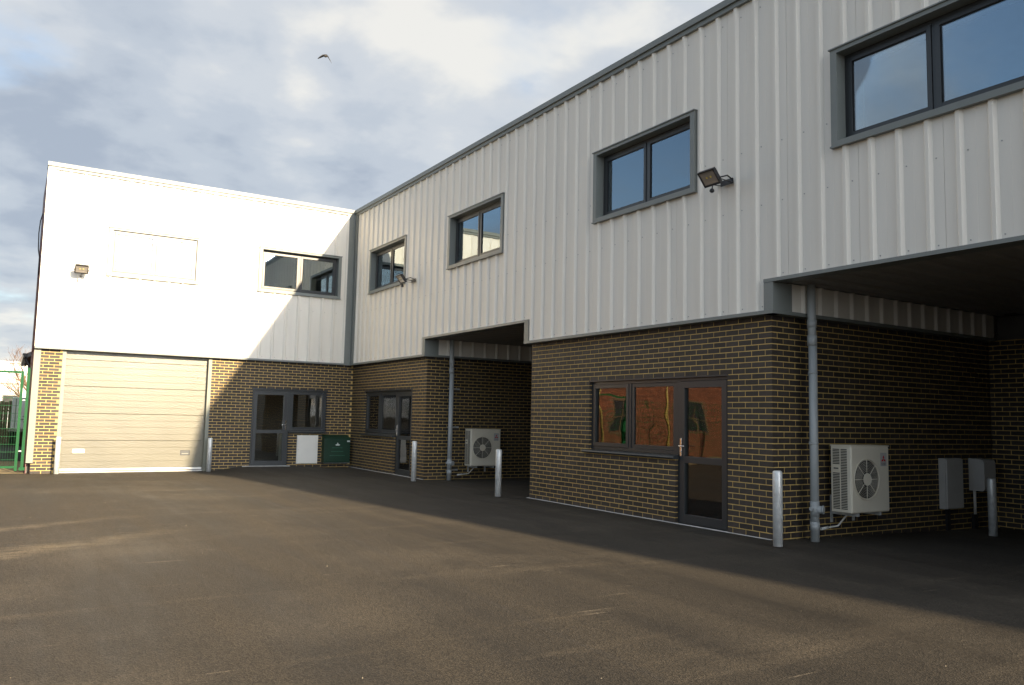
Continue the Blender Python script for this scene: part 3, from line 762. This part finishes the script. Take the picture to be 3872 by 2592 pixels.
# ================================================================== AIR CONDITIONERS
def air_con():
    a = thing('air_conditioner', '', 'air conditioner', group='wall-mounted air conditioner units')
    w, d, h = .80, .30, .855
    y0 = -.43; y1 = y0+d      # front, back
    c = MB().box(0, w, y0, y1, 0, h); bevel(c.build('casing', 'cream_metal', a), .012, 3)
    MB().box(-.004, w+.004, y0-.004, y1+.002, h-.002, h+.012).build('lid', 'cream_metal', a)
    fr = MB().box(.012, w-.012, y0-.008, y0+.003, .015, h-.02); bevel(fr.build('front_panel', 'cream_metal', a), .006)
    cx, cz, r = .30, .43, .245
    MB().disc((cx, y0-.011, cz), r, 'y', 40, .004).build('fan_opening', 'fan_dark', a)
    bl = MB()
    for k in range(3):
        t0 = 2*math.pi*k/3+.4
        for j in range(6):
            t, u = t0+j*.24, t0+(j+1)*.24; yy = y0-.0145
            bl.quad((cx+.09*math.cos(t), yy, cz+.09*math.sin(t)), (cx+.225*math.cos(t), yy, cz+.225*math.sin(t)), (cx+.225*math.cos(u), yy, cz+.225*math.sin(u)), (cx+.09*math.cos(u), yy, cz+.09*math.sin(u)))
    bl.build('fan_blades', 'fan_blade', a)
    gd = MB()
    for rr in [.262]+[.105+.02*i for i in range(8)]:
        q = .007 if rr > .25 else .0016; n = 40
        for j in range(n):
            t, u = 2*math.pi*j/n, 2*math.pi*(j+1)/n
            gd.tube([(cx+rr*math.cos(t), y0-.020, cz+rr*math.sin(t)), (cx+rr*math.cos(u), y0-.020, cz+rr*math.sin(u))], q, 5, False)
    for k in range(8):
        t = math.pi*k/4
        gd.tube([(cx+.07*math.cos(t), y0-.022, cz+.07*math.sin(t)), (cx+.262*math.cos(t), y0-.020, cz+.262*math.sin(t))], .0042, 5)
    gd.build('fan_guard', 'cream_metal', a)
    MB().disc((cx, y0-.027, cz), .080, 'y', 28, .012).build('fan_hub', 'cream_metal', a)
    sg = MB()
    for col in ((y0+.055, y0+.145), (y0+.165, y0+.265)):
        n = 38
        for k in range(n):
            z = .045+k*.0205
            if col[0] > y0+.15 and .50 < z < .60: continue
            sg.box(-.0035, .004, col[0], col[1], z, z+.011)
    sg.build('side_grille', 'dark_slot', a)
    MB().box(-.006, .004, y0+.17, y0+.255, .530, .575).build('side_handle', 'cream_metal', a)
    MB().box(-.0075, -.005, y0+.18, y0+.25, .558, .572).build('handle_slot', 'dark_slot', a)
    ex = w-.115; ez = h-.17; e = MB(); yy = y0-.0095
    plate = MB().box(ex-.075, ex+.06, yy+.0012, y0, ez-.09, ez+.085); plate.build('name_plate', 'grey_plastic', a)
    s = .030     # three rhombs meeting at a point
    for ang in (90, 210, 330):
        u = Vector((math.cos(R(ang+30)), math.sin(R(ang+30))))*s; v = Vector((math.cos(R(ang-30)), math.sin(R(ang-30))))*s
        c = Vector((ex-.008, ez))
        e.prism([tuple(c), tuple(c+v), tuple(c+u+v), tuple(c+u)], 'y', yy-.0015, yy+.0005)
    e.build('emblem', 'emblem_red', a)
    for txt, zz in (('MITSUBISHI', ez-.058), ('ELECTRIC', ez-.078)):
        cu = bpy.data.curves.new('lettering', 'FONT'); cu.body = txt; cu.size = .0205; cu.align_x = 'CENTER'; cu.extrude = .0006
        to = bpy.data.objects.new('lettering_curve', cu); COL.objects.link(to)
        bpy.context.view_layer.update(); dg = bpy.context.evaluated_depsgraph_get()
        me = bpy.data.meshes.new_from_object(to.evaluated_get(dg)); me.materials.clear(); me.materials.append(MATS['emblem_grey'])
        bpy.data.objects.remove(to); o = link('lettering', me, a, (ex-.008, yy-.001, zz)); o.rotation_euler = (math.pi/2, 0, 0)
    for x in (.17, .63):
        br = MB().box(x-.02, x+.02, y0+.02, 0, -.045, -.004).box(x-.022, x+.022, -.012, 0, -.16, .20); br.build('bracket', 'galvanised', a)
    pp = MB().tube([(.22, -.20, 0), (.22, -.20, -.05), (.10, -.15, -.19), (.02, -.12, -.20), (-.12, -.10, -.215)], .011, 8).tube([(-.05, -.112, -.207), (-.17, -.098, -.222)], .019, 10)
    pp.build('drain_pipe', 'white_plastic', a)
    lp = MB().tube([(w-.05, y1, .1), (w+.02, -.05, .09), (w+.04, -.02, .2), (w+.04, -.015, .6)], .02, 8); lp.build('pipe_run', 'rubber', a)
    return a
ac = air_con(); ac.location = (.965, C2, .335)
ac['label'] = 'large near cream air conditioner with round fan and red emblem, right of the nearest drainpipe'
a2 = copy_tree(ac); a2.location = (.985, C1, .325)
a2['label'] = 'far smaller-looking cream air conditioner on the far passage wall, behind a bollard'

# ================================================================== METER BOXES, GREEN CABINET
m = thing('meter_box', 'white flat meter box low on the brick, left of the green cabinet', 'meter box', (-1.235, 0, .105))
bevel(MB().box(-.292, .292, -.03, .01, 0, .77).build('frame', 'white_plastic', m), .004)
bevel(MB().box(-.283, .283, -.055, -.0302, .009, .761).build('door', 'white_plastic', m), .008, 3)
MB().disc((-.255, -.056, .38), .011, 'y', 12, .006).build('lock', 'grey_plastic', m)
m = thing('meter_box', 'tall grey meter box in the dark passage, right of the near air conditioner', 'meter box', (3.87, C2, .25))
bevel(MB().box(-.225, .225, -.10, 0, 0, .75).build('frame', 'grey_plastic', m), .006)
bevel(MB().box(-.215, .215, -.125, -.1003, .01, .74).build('door', 'grey_plastic', m), .008, 3)
MB().box(-.10, -.02, -.05, -.012, -.34, -.002).build('cable_duct', 'black_metal', m)
m = thing('meter_box', 'deep grey meter box with rounded edges above a thin pipe, behind a bollard', 'meter box', (4.62, C2, .50))
prof = [(0, 0), (-.205, 0), (-.232, .02), (-.24, .05), (-.24, .43), (-.225, .468), (-.19, .485), (0, .495)]
bevel(MB().prism(prof, 'x', -.165, .165).build('cover', 'grey_plastic', m), .006)
MB().tube([(-.10, -.05, 0), (-.10, -.05, -.36)], .022, 10).build('pipe', 'white_plastic', m)
MB().box(-.14, -.04, -.06, -.01, -.62, -.36).build('cable_duct', 'black_metal', m)

g = thing('green_cabinet', 'dark green wall cabinet with white emblem in the inner corner of the yard', 'cabinet', (-.46, 0, .12))
bevel(MB().prism([(0, .02), (-.25, .02), (-.25, .665), (-.235, .70), (0, .785)], 'x', -.37, .37).build('body', 'cabinet_green', g), .008)
MB().box(-.36, .36, -.262, -.2505, .05, .64).build('door', 'cabinet_green', g)
MB().box(-.38, .38, -.275, 0, .0, .019).build('base_tray', 'black_metal', g)
MB().box(-.37, .37, -.283, -.2755, .004, .013).build('front_lip', 'trim_grey', g)
e = MB()
e.prism([(-.07, .505), (-.04, .485), (.04, .485), (.075, .505), (.035, .52), (.016, .535), (0, .57), (-.016, .535), (-.035, .52)], 'y', -.2665, -.2622)
e.build('emblem', 'emblem_white', g)
for k, (z, w) in enumerate(((.425, .15), (.325, .17), (.215, .21))):
    ln = MB(); x = -w-.01
    rnd = random.Random(k)
    while x < w:
        q = rnd.uniform(.018, .05); ln.box(x, min(x+q, w), -.2655, -.2622, z-.012, z+.012); x += q+.008
    ln.build('print_line', 'cabinet_faint', g)
MB().box(.27, .355, -.2655, -.2622, .585, .625).build('label_plate', 'emblem_white', g)
for x in (-.3, .3): MB().box(x-.025, x+.025, -.22, 0, -.02, -.001).build('bracket', 'black_metal', g)

# ================================================================== FLOODLIGHTS
def floodlight():
    f = thing('floodlight', '', 'floodlight', group='black floodlights on the cladding')
    # local: y points into the wall (wall face at y=0), x along the wall
    hd = bpy.data.objects.new('lamp_head', None)
    tilt = Matrix.Rotation(R(40), 4, 'X'); off = Vector((0, -.33, .005))
    def hb(mb, name, m, bv=0.):
        for i, q in enumerate(mb.v): mb.v[i] = tuple((tilt @ Vector(q)) + off)
        o = mb.build(name, m, f)
        if bv: bevel(o, bv)
        return o
    w, h = .145, .115
    hb(MB().box(-w, w, -.012, .030, -h, h), 'housing', 'black_metal', .01)
    hb(MB().box(-w, w, -.026, -.0125, h-.022, h).box(-w, w, -.026, -.0125, -h, -h+.030).box(-w, -w+.022, -.026, -.0125, -h+.03, h-.022).box(w-.022, w, -.026, -.0125, -h+.03, h-.022), 'bezel', 'black_metal', .003)
    rf = MB(); a, b, c, d = w-.022, h-.022, .07, .045; zb = -h+.03
    for q in (((-a, zb), (a, zb), (c, -d), (-c, -d)), ((a, zb), (a, b), (c, d), (c, -d)), ((a, b), (-a, b), (-c, d), (c, d)), ((-a, b), (-a, zb), (-c, -d), (-c, d))):
        rf.quad((q[0][0], -.0185, q[0][1]), (q[1][0], -.0185, q[1][1]), (q[2][0], -.0135, q[2][1]), (q[3][0], -.0135, q[3][1]))
    rf.quad((-c, -.0135, -d), (c, -.0135, -d), (c, -.0135, d), (-c, -.0135, d))
    hb(rf, 'reflector', 'lamp_reflector')
    hb(MB().disc((-.035, -.016, .012), .014, 'y', 10, .003).disc((.035, -.016, .012), .014, 'y', 10, .003), 'led_chip', 'lamp_chip')
    fn = MB()
    for k in range(9): fn.box(-.12+k*.03-.003, -.12+k*.03+.003, .030, .052, -.09, .09)
    hb(fn, 'cooling_fins', 'black_metal')
    br = MB()
    for s in (-1, 1): br.tube([(s*.152, -.30, -.02), (s*.152, -.16, .03), (s*.10, -.012, .015)], .010, 6).tube([(s*.152, -.30, -.035), (s*.10, -.012, -.03)], .007, 6)
    br.box(-.11, .11, -.014, -.001, -.04, .035); br.build('bracket', 'black_metal', f)
    MB().tube([(0, -.28, -.10), (0, -.285, -.145)], .008, 8).tube([(0, -.285, -.140), (0, -.288, -.158), (0, -.291, -.178), (0, -.293, -.192)], [.018, .032, .033, .018], 14).build('motion_sensor', 'black_metal', f)
    return f
f0 = floodlight(); f0.location = (-.155, -14.30, 4.715); f0.rotation_euler.z = RW
f0['label'] = 'large near black floodlight on the cladding, right of the third upper window'
f1 = copy_tree(f0); f1.location = (-.155, -4.24, 4.72); f1['label'] = 'black floodlight overlapping the lower corner of the far upper window near the inner corner'
f2 = copy_tree(f0); f2.location = (-7.01, -.155, 4.745); f2.rotation_euler.z = 0; f2['label'] = 'black floodlight on the sunlit white cladding, above the roller door'

# ================================================================== small things on the sunlit wall
c = MB(); c.tube([(-7.86, .9, 6.25), (-7.90, .9, 6.05), (-7.915, .9, 5.75), (-7.90, .9, 5.35), (-7.865, .9, 5.15), (-7.86, .9, 4.7)], .012, 8)
tag(c.build('cable', 'rubber'), 'black cable bulging out from the left edge of the sunlit wall', 'cable')

# ================================================================== GATE
gt = thing('mesh_gate', 'green metal mesh gate left of the sunlit building', 'gate', (-8.03, .16, .0))
MB().box(-.03, .03, -.03, .03, .0, 2.31).build('post', 'gate_green', gt)
MB().box(-1.9, -.032, -.025, .025, 2.255, 2.305).build('rail', 'gate_green', gt)
MB().box(-1.9, -.032, -.025, .025, .06, .11).build('rail', 'gate_green', gt)
MB().box(-1.96, -1.90, -.03, .03, .0, 2.31).build('post', 'gate_green', gt)
ms = MB()
for k in range(37): ms.box(-.07-k*.05, -.066-k*.05, -.003, .003, .11, 1.86)
for k in range(10): ms.box(-1.9, -.032, -.008, .0028, .25+k*.178, .258+k*.178)
ms.build('mesh_wires', 'gate_green', gt, kind='stuff')
for z in (.45, 1.63): MB().tube([(.03, 0, z), (.10, 0, z)], .018, 8).build('hinge', 'galvanised', gt)
gp = MB().box(-.03, .03, -.03, .03, -.05, 2.33).box(-.06, .06, -.06, .06, -.05, .02)
tag(gp.build('gate_post', 'gate_green', None, (-7.905, .16, .06)), 'dark green hinge post between the mesh gate and the building', 'post')
fx = thing('mesh_fence', 'green wire mesh fence running on from the gate', 'fence', (-12, .16, 0))
for k in range(4): MB().box(-.03+k*-2.5+1.9, .03+k*-2.5+1.9, -.03, .03, 0, 2.3).build('post', 'gate_green', fx)
ms = MB()
for k in range(75): ms.box(-5.6+k*.1, -5.595+k*.1, -.003, .003, .05, 2.2)
for k in range(12): ms.box(-5.6, 1.9, -.008, .0028, .06+k*.19, .07+k*.19)
ms.build('mesh_wires', 'gate_green', fx, kind='stuff')

# ================================================================== BACKGROUND BEYOND THE GATE
ob = thing('brick_outbuilding', 'low dark red brick outbuilding with slate roof, tucked behind the sunlit building', 'building', (-4.92, 5, 0))
w = MB().prism([(-2.83, -.1), (2.5, -.1), (2.5, 3.0), (0, 4.6), (-2.83, 2.93)], 'y', 0, 6); w.build('wall', 'red_brick', ob)
MB().prism([(-2.98, 2.88), (0, 4.66), (0, 4.80), (-2.98, 3.01)], 'y', -.15, 6.1).build('roof', 'slate', ob)
MB().prism([(-3.08, 2.90), (-2.99, 2.90), (-2.97, 3.0), (-3.10, 3.0)], 'y', -.15, 6.1).build('gutter', 'black_metal', ob)
MB().tube([(-3.03, -.06, 2.90), (-3.0, -.06, 2.80), (-2.92, -.06, 2.66), (-2.91, -.06, 2.5), (-2.90, -.06, -.05)], .04, 10).build('downpipe', 'black_metal', ob)

rb = thing('red_brick_house', 'sunlit red brick building behind the mesh fence left of the yard', 'building', (-15, 2.2, 0))
MB().box(-6, 5.35, 0, 8, -.1, 5.2).build('wall', 'red_mortar', rb)
st = MB(); k = 0
for i in range(69):
    x = -6.0+(.1125 if i % 2 else 0)
    while x < 5.3:
        a, b = x, min(x+.215, 5.345); x += BR
        if any(q < b and a < q+1.2 and 1.0 < i*.075 < 2.3 for q in (-4.4, -.9, 2.9)): continue
        st.box(a, b, -.012, .01, i*.075+.01, i*.075+.075, skip='k')
st.build('brickwork', 'red_brick', rb, kind='stuff', fix=False)
for q in (-4.4, -.9, 2.9):
    wn = MB().box(q, q+1.2, -.05, .02, .96, 1.02).box(q+.58, q+.62, -.02, -.006, 1.02, 2.25).box(q+.05, q+.58, -.02, -.006, 1.6, 1.64).box(q+.62, q+1.15, -.02, -.006, 1.6, 1.64).box(q, q+.05, -.02, .02, 1.02, 2.3).box(q+1.15, q+1.2, -.02, .02, 1.02, 2.3).box(q+.05, q+1.15, -.02, .02, 2.25, 2.3).build('window', 'timber', rb)
    MB().box(q+.05, q+1.15, -.005, .01, 1.02, 2.25).build('pane', 'gasket', wn)
MB().prism([(-.4, 5.15), (4, 7.4), (8.4, 5.15), (8.4, 5.3), (4, 7.6), (-.4, 5.3)], 'x', -6.2, 5.5).build('roof', 'slate', rb)
for x in (-3.0, 1.2, 4.6): MB().tube([(x, -.06, -.05), (x, -.06, 5.1)], .045, 10).build('downpipe', 'yellow_pipe', rb)

fb = thing('white_warehouse', 'long white warehouse far beyond the gate', 'building', (-10, 45, 0))
MB().box(-30, 12, 0, 20, -.1, 4.58).build('wall', 'render_white', fb)
MB().box(-30.1, 12.1, -.12, 20.1, 4.582, 4.70).build('coping', 'render_white', fb)
MB().box(-30, 12, -.06, -.002, 3.10, 3.16).build('gutter', 'trim_pale', fb)
for k in range(8):
    x = -12+k*1.9; wn = MB().box(x, x+1.1, -.04, -.001, 1.35, 2.35).build('window', 'trim_grey', fb)
    MB().box(x+.06, x+1.04, -.05, -.041, 1.41, 2.29).build('pane', 'gasket', wn)
# timber fence: boards one by one
tf = thing('timber_fence', 'dark brown timber board fence beyond the gate', 'fence', (-9.4, 16, 0))
me = MB().box(0, .145, 0, .02, -.05, 1.70).mesh('board', 'timber')
for k in range(32):
    o = link('board', me, tf, (-3.2+k*.155, random.uniform(-.006, .006), random.uniform(-.03, .03)))
MB().box(-3.25, 1.8, .025, .065, .35, .42).build('rail', 'timber', tf); MB().box(-3.25, 1.8, .025, .065, 1.3, 1.37).build('rail', 'timber', tf)
# box trailer
tr = thing('box_trailer', 'white box trailer parked beyond the gate by the timber fence', 'trailer', (-7.05, 14, 0))
bevel(MB().box(-1.10, 1.1, 0, 3.2, .66, 1.85).build('body', 'trailer_white', tr), .03)
MB().box(-1.16, 1.16, -.05, 3.25, .56, .655).build('chassis', 'trim_pale', tr)
for x in (-1.0, 1.0): MB().tube([(x-.09, 1.6, .29), (x+.09, 1.6, .29)], .29, 20).build('wheel', 'rubber', tr)
MB().box(-.85, -.2, -.008, -.0005, 1.0, 1.03).box(-.7, -.2, -.008, -.0005, .90, .95).box(-.75, -.3, -.008, -.0005, 1.12, 1.14).build('stripe', 'gasket', tr)
bar = MB().box(-1.0, -.95, -.02, -.001, .7, 1.8).build('door_bar', 'trim_grey', tr)
def car(x, y, rz, m, label):
    c = thing('parked_car', label, 'car', (x, y, 0), rz)
    b = MB().prism([(-2.1, .28), (2.05, .28), (2.12, .55), (2.0, .82), (1.15, .92), (.55, 1.38), (-1.0, 1.42), (-1.75, .98), (-2.12, .9)], 'y', -.82, .82)
    bevel(b.build('body', m, c), .06, 3)
    MB().prism([(.98, .94), (.5, 1.32), (-.95, 1.36), (-1.5, 1.0)], 'y', -.835, .835).build('windows', 'gasket', c)
    for sx in (-1.3, 1.3):
        for sy in (-.8, .8): MB().tube([(sx, sy-.09, .31), (sx, sy+.09, .31)], .31, 18).build('wheel', 'rubber', c)
    for sy in (-.6, .6): MB().box(2.06, 2.13, sy-.14, sy+.14, .6, .72).build('headlight', 'white_plastic', c)
car(-9.6, 28, R(80), 'car_red', 'red car parked far beyond the gate')
car(-8.0, 34, R(95), 'car_white', 'white car parked far beyond the gate before the white warehouse')

# bare tree
def tree(loc, h, label, seed):
    rnd = random.Random(seed); t = thing('bare_tree', label, 'tree', loc); tw = MB(); br = MB()
    def grow(p, d, l, r, lev):
        n = 4; pts = [p]; q = p.copy(); dd = d.copy()
        for k in range(n):
            dd = (dd+Vector((rnd.uniform(-.16, .16), rnd.uniform(-.16, .16), rnd.uniform(-.04, .14)))).normalized(); q = q+dd*l/n; pts.append(q.copy())
        (br if lev < 2 else tw).tube(pts, [r*(1-.55*k/n) for k in range(n+1)], 6 if lev < 2 else 4, False)
        if lev < 4:
            for k in range(rnd.choice((4, 5)) if lev else 7):
                s = rnd.uniform(.35, 1); i = min(n-1, int(s*n)); o = pts[i].lerp(pts[i+1], s*n-i if s < 1 else 1)
                a = rnd.uniform(0, 6.28); sp = rnd.uniform(.45, .85)
                nd = (dd+Vector((math.cos(a)*sp, math.sin(a)*sp, rnd.uniform(-.1, .35)))).normalized()
                grow(o, nd, l*rnd.uniform(.5, .72), r*.45, lev+1)
    grow(Vector((0, 0, -.1)), Vector((0, 0, 1)), h*.42, h*.022, 0)
    br.build('trunk', 'bark', t, fix=False); tw.build('crown', 'bark', t, fix=False)
tree((-6.9, 36, 0), 6.6, 'bare reddish winter tree showing beyond the outbuilding roof', 3)
tree((-6.2, 38, 0), 6.0, 'second bare winter tree mostly hidden by the sunlit building', 5)

# ================================================================== BIRD
bd = thing('bird', 'small bird flying in the cloudy sky with drooping wings', 'bird', (1.467, 8.28, 15.58))
bd.scale = (1.05, 1.05, 1.05); bd.rotation_euler = (0, 0, -YAW)       # seen head-on, as it flies
bo = MB(); n = 9
bo.tube([(.01, .14, .07), (.01, .10, .05), (0, .02, .01), (-.01, -.06, -.03), (-.01, -.11, -.06), (-.01, -.14, -.075), (-.01, -.165, -.085)], [.008, .03, .055, .058, .042, .036, .008], 10)
bo.tube([(-.01, -.165, -.085), (-.01, -.19, -.095)], [.008, .001], 5)
bo.build('body', 'bird_brown', bd)
def wing(sx, pts, name):
    v = MB(); top = []
    h = .016 if sx < 0 else .024
    for (x, z, c) in pts: top.append(((x, c, z+h*c/.07), (x, -c*.6, z+h*c/.07), (x, c, z-h*c/.07), (x, -c*.6, z-h*c/.07)))
    for a, b in zip(top, top[1:]):
        v.quad(a[0], b[0], b[1], a[1]); v.quad(a[2], a[3], b[3], b[2]); v.quad(a[1], b[1], b[3], a[3]); v.quad(a[0], a[2], b[2], b[0])
    v.build('wing', 'bird_wing', bd)
wing(-1, [(-.03, .03, .06), (-.12, .01, .075), (-.22, -.05, .06), (-.31, -.115, .02)], 'wing')
wing(1, [(.03, .02, .06), (.09, -.06, .07), (.16, -.17, .055), (.225, -.29, .015)], 'wing')
tl = MB().prism([(-.02, .12), (.03, .12), (.045, .24), (-.03, .24)], 'z', .065, .075); tl.build('tail', 'bird_wing', bd)
